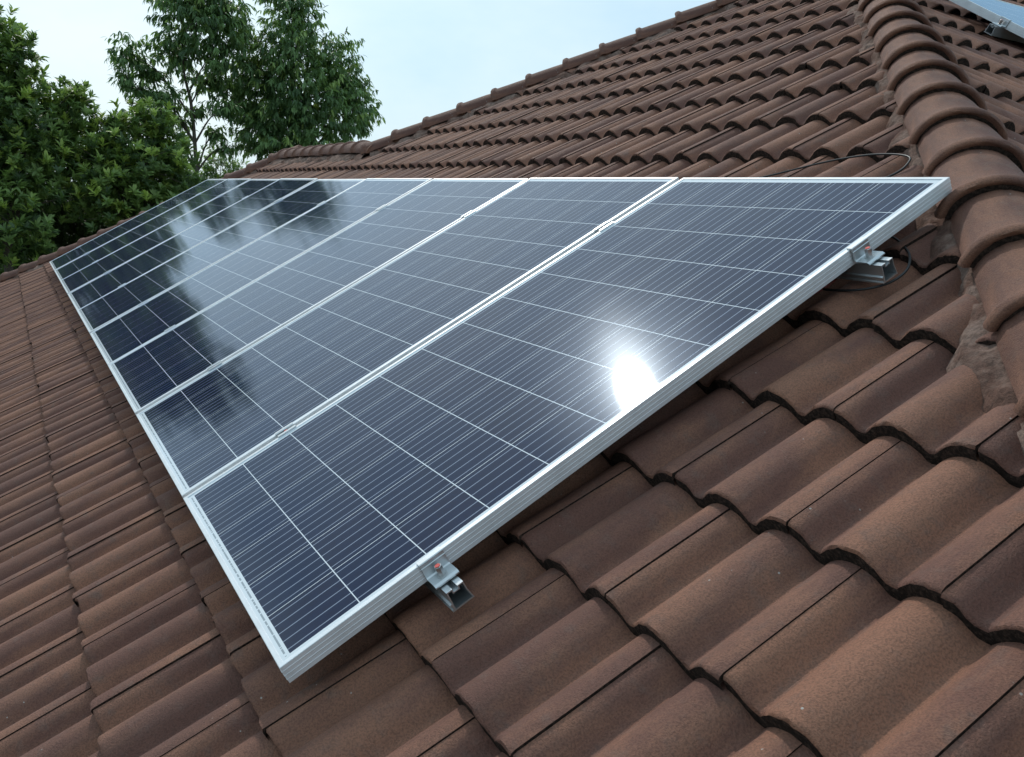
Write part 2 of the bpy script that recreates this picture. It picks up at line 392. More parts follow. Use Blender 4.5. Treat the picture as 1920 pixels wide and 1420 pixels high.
def tile_shell(a0, b0, gauge, pitch, base, nr):
    K = 2 * nr + 1
    u = np.linspace(0, 2, K) + JOFF
    wob = rng.normal(0, .0016, K); wob = (wob + np.roll(wob, 1)) / 2
    if rng.random() < .22: wob = wob + .007 * np.exp(-((u - rng.uniform(.1, 2)) / rng.uniform(.04, .12)) ** 2)     # a chipped lip
    da, db, dn, sk = rng.normal(0, .0006), rng.normal(0, .0022), rng.normal(0, .0009), rng.normal(0, .003)
    a = a0 + da + u * pitch
    a[0] += .0008; a[-1] -= .0008
    h = base + dn + profile(u)
    # joint: the edge that runs under its neighbour sits a little lower
    h = h - .0030 * np.exp(-((u - JOFF) / .07) ** 2)
    L_ = gauge + .055
    bs = [0.0, 0.0, .0035, .012, gauge * .5, L_]
    dz = [-.036, -.0065, -.0014, 0, 0, 0]
    V = []; 
    for j, (bb, zz) in enumerate(zip(bs, dz)):
        lift = LIFT * (1 - bb / gauge) + sk * 0
        w = wob if j < 4 else 0
        bump = rng.normal(0, .0009, K) if j in (1, 2) else 0
        V.append(np.stack([a, b0 + db + bb + w * (1 if j else .5) + (u - 1 - JOFF) * sk * .5, h + zz + lift + bump], 1))
    V = np.concatenate(V)                                   # (6K, 3)
    J = len(bs); idx = np.arange(J * K).reshape(J, K)
    f = np.stack([idx[:-1, :-1], idx[:-1, 1:], idx[1:, 1:], idx[1:, :-1]], -1).reshape(-1, 4)
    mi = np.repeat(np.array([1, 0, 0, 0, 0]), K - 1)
    # side walls of the joint
    s0 = V[idx[:, 0]] - [0, 0, .012]; s1 = V[idx[:, -1]] - [0, 0, .012]
    n = len(V); V = np.concatenate([V, s0, s1])
    i0 = np.arange(J) + n; i1 = i0 + J
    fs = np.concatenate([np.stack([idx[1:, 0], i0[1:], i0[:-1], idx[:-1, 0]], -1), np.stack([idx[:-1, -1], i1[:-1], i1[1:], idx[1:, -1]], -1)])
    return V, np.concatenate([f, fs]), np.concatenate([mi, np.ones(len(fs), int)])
def build_slope(name, tl, gauge, pitch, base, planes_of, lod, parent, m):
    "planes_of(a, b) -> list of (a, b, normal_a, normal_b): keep the side the normal points away from"
    VV, FF, MM, TT = [], [], [], []; n = 0
    cutters = []
    for a0, b0 in tl:
        pls = planes_of(a0 + pitch, b0)
        cs = [(a0 + i * 2 * pitch, b0 + j * (gauge + .06)) for i in (0, 1) for j in (0, 1)]
        ds = [[(x - p[0]) * p[2] + (y - p[1]) * p[3] for x, y in cs] for p in pls]
        if any(min(d) > 0 for d in ds): continue
        V, F, MI = tile_shell(a0, b0, gauge, pitch, base, lod(a0))
        t = rng.random()
        hit = [p for p, d in zip(pls, ds) if max(d) > 0]
        if hit:
            bm = bmesh.new(); vs = [bm.verts.new(v) for v in V]
            for f, mi in zip(F, MI):
                try: q = bm.faces.new([vs[i] for i in f]); q.material_index = int(mi)
                except ValueError: pass
            for p in hit:
                bmesh.ops.bisect_plane(bm, geom=bm.verts[:] + bm.edges[:] + bm.faces[:], plane_co=(p[0], p[1], 0), plane_no=(p[2], p[3], 0), clear_outer=True)
            bm.verts.index_update()
            cutters.append((np.array([v.co[:] for v in bm.verts]).reshape(-1, 3), [([v.index for v in f.verts], f.material_index) for f in bm.faces], t))
            bm.free(); continue
        VV.append(V); FF.append(F + n); MM.append(MI); TT.append(np.full(len(V), t)); n += len(V)
    tri, quad, ngon = [], [], {}
    tm, qm = [], []
    for V, fs, t in cutters:
        if not len(V): continue
        VV.append(V); TT.append(np.full(len(V), t))
        for f, mi in fs:
            ngon.setdefault(len(f), ([], []))[0].append([i + n for i in f]); ngon[len(f)][1].append(mi)
        n += len(V)
    faces = [np.concatenate(FF)]; mi = [np.concatenate(MM)]
    for k, (f, q) in ngon.items(): faces.append(np.array(f)); mi.append(np.array(q))
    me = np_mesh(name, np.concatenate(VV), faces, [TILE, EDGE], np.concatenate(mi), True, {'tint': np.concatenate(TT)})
    try: me.set_sharp_from_angle(angle=R(50))
    except Exception: pass
    return link(name, me, parent, m)

house = empty('house', Matrix.Translation((-4, 2, GROUND)), label='house under a brown wavy tiled hip roof that carries the solar panels', cat='house')
# main slope. hip lines in slope coordinates (a, b)
RG = .3065; RP = .147
HB_R = lambda b: (2.08 - b) / 1.109                         # a of the near hip
WING = 2.70                                                 # b of the low far ridge
HB_L = lambda b: -(9.02 - b) / 1.1075                       # a of the upper left hip
HB_F = lambda b: -(10.914 - (b + .51) * .757)               # a of the far hip
B_EAVE = .5287 - 10 * RG
rows = []
for j in range(-10, 17):
    b0 = .5287 + RG * j
    par = j % 2                                             # joints staggered by one roll from course to course
    rows.append((b0, par, .2695 if par == 0 else .1225))
def main_range(b): return ((HB_L(b) if b + .1 > WING else HB_F(b)) - .5, HB_R(b) + .3)
def main_planes(a, b):
    s = math.hypot(1, 1.109)
    p = [(0, 2.08 + .0, 1.109 / s, 1 / s)]
    if b + RG * .5 > WING: p.append((HB_L(WING), WING, -1.1075 / s, 1 / s))
    else:
        q = math.hypot(1, .757)
        p.append((HB_F(0), 0, -1 / q, .757 / q))
        if a < HB_L(WING): p.append((0, WING, 0, 1))
    return p
tl = tiles(rows, RG, RP, main_range, TROUGH, None)
build_slope('tile_slope', tl, RG, RP, TROUGH, main_planes, lambda a: 16 if a > -3 else (12 if a > -6 else 8), house, MS)
# near right slope
RG2, RP2 = .345, .152
def r_range(b): return (b / 1.109 - .5, 5.2)
rows2 = [(1.21 + RG2 * j, j % 2, 0.0 if j % 2 == 0 else RP2) for j in range(-11, 11)]
_h = Vector((HIPD.dot(AR), HIPD.dot(BR)))
tl2 = tiles(rows2, RG2, RP2, lambda b: (b * _h.x / _h.y - .5, 5.5), -.028, None)
build_slope('tile_slope', tl2, RG2, RP2, -.028, lambda a, b: [(0, 0, -_h.y, _h.x), (5.4, 0, 1, 0)], lambda a: 12, house, MR)

# deck below the tiles and the slopes that fall away behind the ridges
def S2W(a, b, n=0.0): return MS @ Vector((a, b, n))
apex_b = 5.55; apex_a = HB_R(apex_b)
dn_ = -.182
d = MB()
be = B_EAVE + .1
cor = [S2W(HB_R(be) - .02, be, dn_), S2W(HB_R(apex_b) - .02, apex_b, dn_), S2W(HB_L(apex_b) + .02, apex_b, dn_), S2W(HB_L(WING) + .02, WING, dn_), S2W(HB_F(WING) + .02, WING, dn_), S2W(HB_F(be) + .02, be, dn_)]
d.add(cor, [tuple(range(6))])
zc = cor[0].z
r_far = MR @ Vector((9.0, 0, -.05)); r0 = MR @ Vector((0.02, 0, -.05))
rc = [MR @ Vector((t * _h.x + .03, t * _h.y, -.052)) for t in (4.6, -6.2)] + [MR @ Vector((5.4, -6.2 * _h.y, -.052)), MR @ Vector((5.4, 4.6 * _h.y, -.052))]
d.add(rc, [(0, 1, 2, 3)])
d.build('roof_deck', DECK, house, Matrix.Identity(4))
# hidden back slopes
bk = MB()
ridge_a, ridge_b = S2W(HB_L(WING), WING, dn_), S2W(HB_F(WING), WING, dn_)
drop = ridge_a.z - zc
run = drop / math.tan(P)
pA, pB = ridge_a, ridge_b
bk.add([pA, pB, pB + Vector((-run * .6, run, -drop)), pA + Vector((0, run, -drop))], [(0, 1, 2, 3)])
eF = cor[5]
bk.add([pB, eF, pB + Vector((-run * .6, run, -drop))], [(0, 1, 2)])
top = cor[2]; up_l = cor[3]
dz2 = top.z - zc; 
bk.add([top, up_l, up_l + Vector((-.02, .6, -.35)), Vector((top.x - dz2 / math.tan(P) * .5, top.y + dz2 / math.tan(P), zc))], [(0, 1, 2, 3)])
bk.add([top, Vector((top.x - dz2 / math.tan(P) * .5, top.y + dz2 / math.tan(P), zc)), Vector((2.5, top.y + dz2 / math.tan(P), zc)), cor[1]], [(0, 1, 2, 3)])
bk.build('back_slope', TILE, house, Matrix.Identity(4))
w = MB()
w.box(-11.8, 3.4, -1.6, -1.4, GROUND, -1.35); w.box(-11.8, -11.6, -1.4, 7, GROUND, -1.35); w.box(3.2, 3.4, -1.4, 7, GROUND, -1.6); w.box(-11.6, 3.2, 6.8, 7, GROUND, -1.6)
w.build('wall', WALLM, house, Matrix.Identity(4))

# ---------------------------------------------------------------- ridge and hip tiles
CAP_R, CAP_L, CAP_G = .122, .37, .300
def cap_mesh():
    prof = []                                               # (along, radius): lower end first, collar then body
    sec = [(.007, CAP_R - .006), (.001, CAP_R + .002), (.0, CAP_R + .009), (.004, CAP_R + .0135), (.012, CAP_R + .0165), (.022, CAP_R + .017), (.032, CAP_R + .0145), (.040, CAP_R + .007), (.047, CAP_R + .002), (.14, CAP_R - .001), (.24, CAP_R - .005), (CAP_L, CAP_R - .013)]
    n = 26; V = []; 
    for s_, r in sec:
        for k in range(n):
            t = R(6 + 168 * k / (n - 1)); jit = rng.normal(0, .0007)
            V.append(((r + jit) * math.cos(t), s_ + rng.normal(0, .0008), (r + jit) * .86 * math.sin(t)))
    V = np.array(V); J = len(sec); idx = np.arange(J * n).reshape(J, n)
    f = np.stack([idx[:-1, :-1], idx[1:, :-1], idx[1:, 1:], idx[:-1, 1:]], -1).reshape(-1, 4)
    mi = np.zeros(len(f), int)
    # underside
    inner = V.copy(); c = np.array([0, 0, 0]); inner[:, 0] *= .86; inner[:, 2] *= .86
    e = np.arange(n); V2 = np.concatenate([V, inner[:n], [V[-n:].mean(0) * [1, 1, .3]]]); last = len(V) - n
    f2 = np.stack([e[1:], e[:-1], e[:-1] + len(V), e[1:] + len(V)], -1)
    f3 = np.stack([e[:-1] + last, e[1:] + last, np.full(n - 1, len(V2) - 1)], -1)
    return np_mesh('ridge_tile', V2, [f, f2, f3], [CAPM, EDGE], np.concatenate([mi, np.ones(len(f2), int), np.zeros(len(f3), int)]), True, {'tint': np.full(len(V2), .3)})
CAPS = [cap_mesh() for _ in range(4)]
for q in CAPS:
    try: q.set_sharp_from_angle(angle=R(55))
    except Exception: pass
def ridge_line(p0, p1, up, s0, left_n, right_n, phase=0.0, rise=0.0, mort=.185, mz=-.030, step=.022, K=15, stop=.05):
    """p0 low end, p1 high end (world) on the meeting line of two slopes. The mortar bed is the part's own mesh, each ridge tile a sub-part"""
    p0, p1 = Vector(p0), Vector(p1); y = (p1 - p0).normalized(); Ln = (p1 - p0).length
    z = (Vector(up) - y * Vector(up).dot(y)).normalized(); x = y.cross(z)
    base = Matrix(((x.x, y.x, z.x, p0.x), (x.y, y.y, z.y, p0.y), (x.z, y.z, z.z, p0.z), (0, 0, 0, 1)))
    # mortar: a lumpy strip from under the tile out over the slope on both sides
    n = max(8, int(Ln / step)); V = []; H_ = (K - 1) / 2
    ph = rng.random(8) * 6
    for i in range(n + 1):
        s = Ln * i / n
        for k in range(K):
            q = (k - H_) / H_
            side = left_n if q < 0 else right_n
            wdt = mort * (1 + .16 * math.sin(s * 9 + ph[0 if q < 0 else 1]) + .10 * math.sin(s * 23 + ph[2 if q < 0 else 3]) + rng.normal(0, .012) + .20 * mnoise.noise(Vector((3.0 if q < 0 else 8.0, s * 6, ph[5]))))
            xx = q * wdt
            lump = .010 * math.sin(s * 61 + 9 * q + ph[5]) * math.sin(s * 17 + 5 * q + ph[6]) * abs(q)
            zz = -abs(xx) * side + mz * abs(q) ** 3 + .040 + .006 * math.sin(s * 40 + ph[4] + 3 * q) + lump + .016 * abs(q) * mnoise.noise(Vector((xx * 14, s * 14, ph[7]))) + .007 * mnoise.noise(Vector((xx * 45, s * 45, ph[6])))
            if abs(q) > .98: zz -= .05
            V.append((xx, s, zz))
    idx = np.arange((n + 1) * K).reshape(n + 1, K)
    f = np.stack([idx[:-1, :-1], idx[:-1, 1:], idx[1:, 1:], idx[1:, :-1]], -1).reshape(-1, 4)
    h = link('hip_ridge', np_mesh('hip_ridge', np.array(V), [f], MORTAR), house, base)
    k = 0
    s = phase
    while s < Ln - stop:
        me = CAPS[k % 4]
        c = bpy.data.objects.new('ridge_tile', me); COL.objects.link(c); c.parent = h
        c.matrix_basis = Matrix.Translation((rng.normal(0, .003), s, rise)) @ Matrix.Rotation(-.030 + rng.normal(0, .006), 4, 'X') @ Matrix.Rotation(rng.normal(0, .010), 4, 'Z') @ Matrix.Rotation(rng.normal(0, .02), 4, 'Y')
        s += CAP_G * (1 + rng.normal(0, .02)); k += 1
    return h
UPW = (0, 0, 1)
hp = lambda b: S2W(HB_R(b), b, -.13)
ridge_line(hp(B_EAVE), hp(apex_b), UPW, 0, .38, .38, phase=.08, rise=-.010, step=.012, K=25, mort=.148)
hl = lambda b: S2W(HB_L(b), b, -.13)
ridge_line(hl(WING), hl(apex_b), UPW, 0, .38, .38, phase=-.09, rise=-.010)
hf = lambda b: S2W(HB_F(b), b, -.13)
ridge_line(hf(WING), hl(WING) + Vector((.06, 0, 0)), UPW, 0, .50, .50, phase=.10, rise=-.010, stop=.33)
ridge_line(hf(B_EAVE), hf(WING), UPW, 0, .38, .38, phase=.10, rise=-.010)

# ---------------------------------------------------------------- solar panels
def frame_mesh():
    H = .040; r = .0008
    prof = [(.030, -H), (0, -H)]
    for zc_ in (-.0305, -.0205, -.0105): prof += [(0, zc_ - .0010), (-r, zc_ - .0003), (-r, zc_ + .0002), (0, zc_ + .0004)]
    prof += [(0, -.0009), (.0009, 0), (.0108, 0), (.0112, -.0004), (.0112, -.0035), (.0085, -.0035), (.0085, -.030)]
    V = []; n = len(prof)
    for o, z in prof: V += [(-o, o, z), (-PW + o, o, z), (-PW + o, PL - o, z), (-o, PL - o, z)]
    F = []
    for i in range(n - 1):
        for k in range(4):
            k2 = (k + 1) % 4; F.append((i * 4 + k, i * 4 + k2, (i + 1) * 4 + k2, (i + 1) * 4 + k))
    me = bpy.data.meshes.new('frame'); me.from_pydata(V, [], F); me.materials.append(ALU)
    bm = bmesh.new(); bm.from_mesh(me); bmesh.ops.recalc_face_normals(bm, faces=bm.faces); bm.to_mesh(me); bm.free()
    return me
FRAME = frame_mesh()
gm = MB(); gm.box(-PW + .0095, -.0095, .0095, PL - .0095, -.0062, -.0024); GLASSM = gm.mesh('glass', GLASS)
bx = MB(); bx.box(-PW / 2 - .055, -PW / 2 + .055, PL - .22, PL - .10, -.028, -.0064); JBOX = bx.mesh('junction_box', BLACKC)
def make_panel(m):
    o = empty('solar_panel', m)
    link('frame', FRAME, o); link('glass', GLASSM, o); link('junction_box', JBOX, o)
    return o
ORD = ['first', 'second', 'third', 'fourth', 'fifth', 'sixth', 'seventh', 'eighth', 'ninth']
PITCH = PW + GAP
tilt = [(0, 0), (.0015, -.0008), (-.0012, .0010), (.0010, .0012), (-.0035, -.0012), (.003, .0012), (-.0025, .0008), (.0020, -.0010), (-.0015, .0006)]
for i in range(9):
    m = MS @ Matrix.Translation((-i * PITCH, 0, 0)) @ Matrix.Translation((-PW / 2, PL / 2, 0)) @ Matrix.Rotation(tilt[i][0], 4, 'X') @ Matrix.Rotation(tilt[i][1], 4, 'Y') @ Matrix.Translation((PW / 2, -PL / 2, 0))
    o = make_panel(m)
    lab = ('nearest dark blue solar panel in the row, with the sun glaring on its glass' if i == 0 else
           'farthest dark solar panel in the row, beside the far hip and the trees' if i == 8 else
           '%s dark blue solar panel of the row counted from the glaring nearest one' % ORD[i])
    tag(o, lab, 'solar panel', 'solar panels in one row on the main slope')
# a further panel on the slope beyond the hip
o2 = make_panel(MR @ Matrix.Translation((2.36 + PW, .375, .125)))
tag(o2, 'pale solar panel on the other roof slope, beyond the rounded hip tiles', 'solar panel')

# ---------------------------------------------------------------- rails and clamps
RAIL_B = (.3435, 1.6075)
def rail_mesh(a0, a1):
    s = MB()
    pr = [(.006, 0), (.020, 0), (.0205, -.020), (.0255, -.045), (-.0255, -.045), (-.0255, -.042), (-.0225, -.0405), (-.0225, -.033), (-.0255, -.0315), (-.0255, -.029), (-.021, -.027), (-.020, 0), (-.006, 0), (-.006, -.010),
          (-.0085, -.010), (-.0085, -.0028), (-.0172, -.0028), (-.018, -.0415), (.0220, -.0415), (.0180, -.020), (.0174, -.0028), (.0085, -.0028), (.0085, -.010), (.006, -.010)]
    s.extrude(pr, 0, a0, a1)
    s.box(a0 + .001, a1 - .004, -.0065, .0065, -.0125, -.0102)
    return s
def hook(a):
    s = MB(); s.box(a - .02, a + .02, -.026, -.0215, -.075, -.008); s.box(a - .02, a + .02, -.030, .10, -.079, -.0752)
    s.cyl(a, -.0275, 0, 0, .001, 6); return s
for i, (b, nm) in enumerate(zip(RAIL_B, ('lower', 'upper'))):
    r = rail_mesh(-9.27, .071).build('mounting_rail', ALU2, None, MS @ Matrix.Translation((0, b, -.0405)))
    tag(r, 'silver slotted mounting rail under the %s ends of the panels' % nm, 'rail', 'rails under the panel row')
    bm_ = MB()
    for a in (-.55, -1.9, -3.3, -4.7, -6.1, -7.5, -8.7):
        hk = MB(); hk.box(a - .02, a + .02, .0265, .0305, -.060, -.012); hk.box(a - .02, a + .02, .0305, .115, -.060, -.056)
        hk.build('roof_hook', ALU2, r)
r2 = rail_mesh(-1.2, .0).build('mounting_rail', ALU2, None, MR @ Matrix.Translation((2.29, 1.80, .0845)) @ Matrix.Rotation(math.pi, 4, 'Z'))
tag(r2, 'silver mounting rail end poking out under the pale far panel', 'rail')

def end_clamp(m, label, group=None):
    "local x points out from the panel edge, y along the edge, z up; 0 = top of the panel"
    o = empty('end_clamp', m); tag(o, label, 'clamp', group)
    hl_ = .028; t = .0032
    s = MB()
    pr = [(-.0095, .0005), (-.0095, .0040), (.0045, .0040), (.0060, .0022), (.0060, -.0055), (.0078, -.0065), (.0078, -.0285), (.0105, -.0310), (.040, -.0310), (.0455, -.0345), (.0455, -.0375), (.0400, -.0345), (.0085, -.0345), (.0042, -.0300), (.0042, -.0060), (.0022, -.0045), (.0022, .0005)]
    s.extrude(pr, 1, -hl_, hl_)
    s.build('bracket', ALU2, o)
    b_ = MB(); b_.cyl(.0255, 0, -.0309, -.0288, .0112, 24); b_.cyl(.0255, 0, -.0287, -.0095, .0082, 6, 0, None, False); b_.cyl(.0255, 0, -.0094, -.0078, .0080, 6, 0, None, False, .0070); b_.cyl(.0255, 0, -.0077, -.0066, .0056, 16, 1)
    b_.cyl(.0255, 0, -.0348, -.046, .004, 8)
    b_.build('bolt', [STEEL, REDP], o)
    return o
end_clamp(MS @ Matrix.Translation((.0005, RAIL_B[0], 0)), 'silver end clamp with red tipped bolt, at the bottom front of the nearest panel', 'end clamps on the nearest panel')
end_clamp(MS @ Matrix.Translation((.0005, RAIL_B[1], 0)), 'silver end clamp with red tipped bolt, near the top right corner above black cable', 'end clamps on the nearest panel')
end_clamp(MS @ Matrix.Translation((-8 * PITCH - PW - .0005, RAIL_B[0], 0)) @ Matrix.Rotation(math.pi, 4, 'Z'), 'tiny silver end clamp on the outer edge of the farthest panel')
end_clamp(MR @ Matrix.Translation((2.3595, 1.80, .125)) @ Matrix.Rotation(math.pi, 4, 'Z'), 'silver end clamp on the pale panel beyond the hip')
def mid_clamp_meshes():
    s = MB(); g_ = GAP / 2
    pr = [(-g_ - .0085, .0005), (-g_ - .0085, .0040), (-g_ + .0020, .0040), (-g_ + .0045, .0015), (-g_ + .0045, -.012), (g_ - .0045, -.012), (g_ - .0045, .0015), (g_ - .0020, .0040), (g_ + .0085, .0040), (g_ + .0085, .0005), (g_ - .0010, .0005), (g_ - .0018, -.0145), (-g_ + .0018, -.0145), (-g_ + .0010, .0005)]
    s.extrude(pr, 1, -.030, .030)
    b_ = MB(); b_.cyl(0, 0, -.0119, -.0105, .0072, 16); b_.cyl(0, 0, -.0104, .0005, .0058, 6, 0, 1, False); b_.cyl(0, 0, -.0147, -.048, .004, 8)
    return s.mesh('bracket', ALU2), b_.mesh('bolt', [STEEL, REDP])
MCB, MCT = mid_clamp_meshes()
mc = None
for i in range(8):
    for b, nm in zip(RAIL_B, ('lower', 'upper')):
        m = MS @ Matrix.Translation((-PW - GAP / 2 - i * PITCH, b + rng.normal(0, .004), 0))
        if mc is None:
            mc = empty('mid_clamp', m); k1 = link('bracket', MCB, mc); k2 = link('bolt', MCT, mc); o = mc
        else:
            o = mc.copy(); COL.objects.link(o); o.matrix_world = m
            for ch in (k1, k2):
                c = ch.copy(); c.parent = o; COL.objects.link(c)
        tag(o, 'small silver clamp on %s rail between %s and %s panels from the glaring one' % (nm, ORD[i], ORD[i + 1]), 'clamp', 'mid clamps between the panels')

# ---------------------------------------------------------------- cables
def cable(pts, r, mat, label):
    s = MB(); s.tube(smooth_pts(pts, 8), r, 8)
    tag(s.build('cable', mat, None, MS), label, 'cable')
CN = -.096
cable([(-.95, 2.02, -.075), (-.78, 2.15, CN + .01), (-.66, 2.245, CN + .004), (-.54, 2.29, CN + .004), (-.44, 2.295, CN + .004), (-.365, 2.275, CN + .004), (-.335, 2.235, CN + .004), (-.335, 2.17, CN), (-.40, 2.05, CN), (-.5, 1.9, -.09)], .0032, BLACKC, 'black cable looping out over the tiles above the nearest panel')
cable([(-.25, 1.82, -.09), (-.10, 1.82, CN), (.00, 1.76, CN - .002), (.052, 1.70, CN), (.072, 1.645, CN), (.058, 1.592, CN), (.0, 1.555, CN), (-.10, 1.545, CN), (-.24, 1.57, -.092)], .0032, BLACKC, 'black cable looped on the tiles below the upper end clamp')
cable([(-.10, 1.64, -.088), (-.075, 1.585, CN + .002), (-.085, 1.52, CN), (-.12, 1.46, CN), (-.19, 1.39, -.094)], .0036, REDC, 'faded red cable hanging under the rail by the black loop')
s = MB(); s.tube([(0, 0, 0), (.003, 0, .0005), (.009, 0, .001), (.014, 0, .0005), (.017, 0, 0)], [.0015, .0042, .005, .0042, .0015], 10)
tag(s.build('pellet', plain('pale brown pellet', (.26, .19, .15), .8), None, MS @ Matrix.Translation((.305, .62, -.128)) @ Matrix.Rotation(.9, 4, 'Z')), 'small pale brown pellet lying on the tiles below the nearest panel', 'pellet')

# ---------------------------------------------------------------- trees
def leaf_batch(pos, dirv, upv, length, width, curl, tint):
    "many leaves at once: each a curved, tapered blade"
    n = len(pos)
    d = dirv / np.linalg.norm(dirv, axis=1, keepdims=True)
    x = np.cross(d, upv); ln = np.linalg.norm(x, axis=1, keepdims=True); x = np.where(ln > 1e-4, x / np.maximum(ln, 1e-4), [[1., 0, 0]])
    z = np.cross(x, d)
    L_ = length[:, None]; W_ = width[:, None]; C_ = curl[:, None]
    def pt(t, s, f=0.0): return pos + d * (L_ * t) + x * (W_ * s) + z * (-C_ * L_ * t * t + f * W_)
    V = np.stack([pt(0, 0), pt(.30, -.40, .10), pt(.30, .40, .10), pt(.34, 0), pt(.68, -.42, .10), pt(.68, .42, .10), pt(.72, 0), pt(1.0, 0)], 1)   # n,8,3
    o = (np.arange(n) * 8)[:, None]
    q = np.concatenate([o + [1, 3, 6, 4], o + [3, 2, 5, 6]]); t = np.concatenate([o + [0, 3, 1], o + [0, 2, 3], o + [4, 6, 7], o + [6, 5, 7]])
    return V.reshape(-1, 3), q, t, np.repeat(tint, 8)
def rand_dir(n):
    v = rng.normal(size=(n, 3)); return v / np.linalg.norm(v, axis=1, keepdims=True)
def make_tree(name, label, cat, base, clumps, style, tips_k, lf, mat, trunk_r, group=None, young=.12, limb=True, stems=1, mid=None):
    """clumps: (world centre, lateral radius, vertical radius, depth radius). Tips are spread through each clump, denser near its outside; every tip carries a spray of leaves"""
    base = Vector(base); root = empty(name, Matrix.Translation(base), label=label, cat=cat, group=group)
    b0 = np.array(base)
    P_, D_, U_, L_, W_, C_, T_ = [], [], [], [], [], [], []
    wood = MB()
    cs = [np.array(c[0]) - b0 for c in clumps]
    ctr = np.mean(cs, 0); topz = max(c[2] for c in cs)
    tops = []
    for s_ in range(stems):
        off = np.array([rng.normal(0, .25), rng.normal(0, .25), 0]) * (1 if stems > 1 else 0)
        m_ = np.array(mid) - b0 if mid is not None else np.array([ctr[0] * .35 + off[0], ctr[1] * .35 + off[1], topz * .45])
        tp = [np.zeros(3) + off * .6, np.array([m_[0] * .45, m_[1] * .45, m_[2] * .5]) + off * .8, m_ + off * .5, np.array([ctr[0] + off[0] * 2, ctr[1] + off[1] * 2, topz * .80]), np.array([ctr[0] + off[0] * 2.5, ctr[1] + off[1] * 2.5, topz * 1.0])]
        pts = smooth_pts(tp, 5); rad = [trunk_r * (1 - .88 * i / (len(pts) - 1)) for i in range(len(pts))]
        wood.tube(pts, rad, 9); tops.append((pts, rad))
    for ci, c in enumerate(clumps):
        cen = np.array(c[0]) - b0; rl, rv, rd = c[1], c[2], c[3]
        pts, rad = tops[ci % stems]
        # limb from the trunk to the clump
        cand = [i for i in range(3, len(pts) - 2) if pts[i].z < cen[2] - .10 * rv] or [3]
        i0 = min(cand, key=lambda i: abs(pts[i].z - (cen[2] - .9 * math.hypot(pts[i].x - cen[0], pts[i].y - cen[1]) - .3)))
        st = pts[i0]; r0 = min(rad[i0] * .62, .02 + .03 * rl)
        e = Vector(cen); md = st.lerp(e, .5) + Vector((0, 0, .12 * (e - st).length))
        lp = smooth_pts([st, md, e], 4); wood.tube(lp, [r0 * (1 - .75 * i / (len(lp) - 1)) for i in range(len(lp))], 6)
        nt = max(6, int(tips_k * (rl * rv * rd) ** (2 / 3) * 170))
        u = rand_dir(nt); rr = rng.random(nt) ** .38
        bumpy = 1 + .16 * np.sin(u[:, 0] * 5 + ci) * np.cos(u[:, 2] * 6 + 2 * ci) + rng.normal(0, .09, nt)
        tip = cen + u * (rr * bumpy)[:, None] * np.array([rd, rl, rv])
        for q in range(0, nt, 9):
            e2 = Vector(tip[q]); s2 = lp[int(rng.integers(4, len(lp)))]
            m2 = s2.lerp(e2, .5) + Vector((0, 0, .06 * (e2 - s2).length))
            wood.tube([s2, m2, e2], [.012, .008, .004], 4)
        for q in range(nt):
            out = u[q] * np.array([1, 1, .7])
            k = int(rng.integers(*lf['count']))
            if style == 'rosette':
                ax = out * .5 + np.array([0, 0, .85]) + rng.normal(0, .22, 3); ax /= np.linalg.norm(ax)
                th = rng.random(k) * 6.28; spread = rng.uniform(.35, 1.25, k)
                r1 = np.cross(ax, [.3, .8, .1]); r1 /= np.linalg.norm(r1); r2 = np.cross(ax, r1)
                rad_ = np.cos(th)[:, None] * r1 + np.sin(th)[:, None] * r2
                dv = ax * np.cos(spread)[:, None] + rad_ * np.sin(spread)[:, None]
                pos = tip[q] - ax * rng.uniform(0, .12, k)[:, None]
                up = np.repeat(ax[None], k, 0)
            else:
                ax = out * .9 + np.array([0, 0, .15]) + rng.normal(0, .25, 3); ax /= np.linalg.norm(ax)
                tt = rng.uniform(-.30, .06, k)
                pos = tip[q] + ax * tt[:, None]
                sd = rand_dir(k) * .6 + ax * .65; sd[:, 2] = sd[:, 2] * .5 - rng.uniform(.05, .85, k)
                dv = sd; up = np.repeat(np.array([[0, 0, 1.]]), k, 0) + rng.normal(0, .25, (k, 3))
            l = rng.uniform(*lf['len'], k)
            P_.append(pos); D_.append(dv); U_.append(up); L_.append(l); W_.append(l * rng.uniform(*lf['wid'], k)); C_.append(rng.uniform(*lf['curl'], k))
            y = rng.random() < young * (1.6 if (u[q, 2] > .2 and rr[q] > .8) else .35)
            T_.append(np.clip((rng.uniform(.78, 1.0) if y else rng.uniform(0, .62)) + rng.normal(0, .06, k), 0, 1))
    V, q4, t3, ti = leaf_batch(*[np.concatenate(z_) for z_ in (P_, D_, U_, L_, W_, C_, T_)])
    link('crown', np_mesh('crown', V, [q4, t3], mat, None, False, {'tint': ti}), root)
    wood.build('trunk', BARK, root)
    return root
def px(u, v, dist, rl, rv, rd=None):
    "a clump centred where the pixel looks at that distance; radii given in pixels of the photograph"
    k = dist / F_PX
    return (at(u, v, dist), rl * k, rv * k, (rd or rl) * k)
LF_R = dict(count=(12, 19), len=(.11, .19), wid=(.30, .42), curl=(.10, .35))
LF_D = dict(count=(11, 17), len=(.12, .21), wid=(.24, .34), curl=(.2, .6))
LF_S = dict(count=(12, 17), len=(.09, .15), wid=(.26, .38), curl=(.1, .4))
def foot(u, d):
    p = at(u, 420, d); return (p.x, p.y, GROUND)
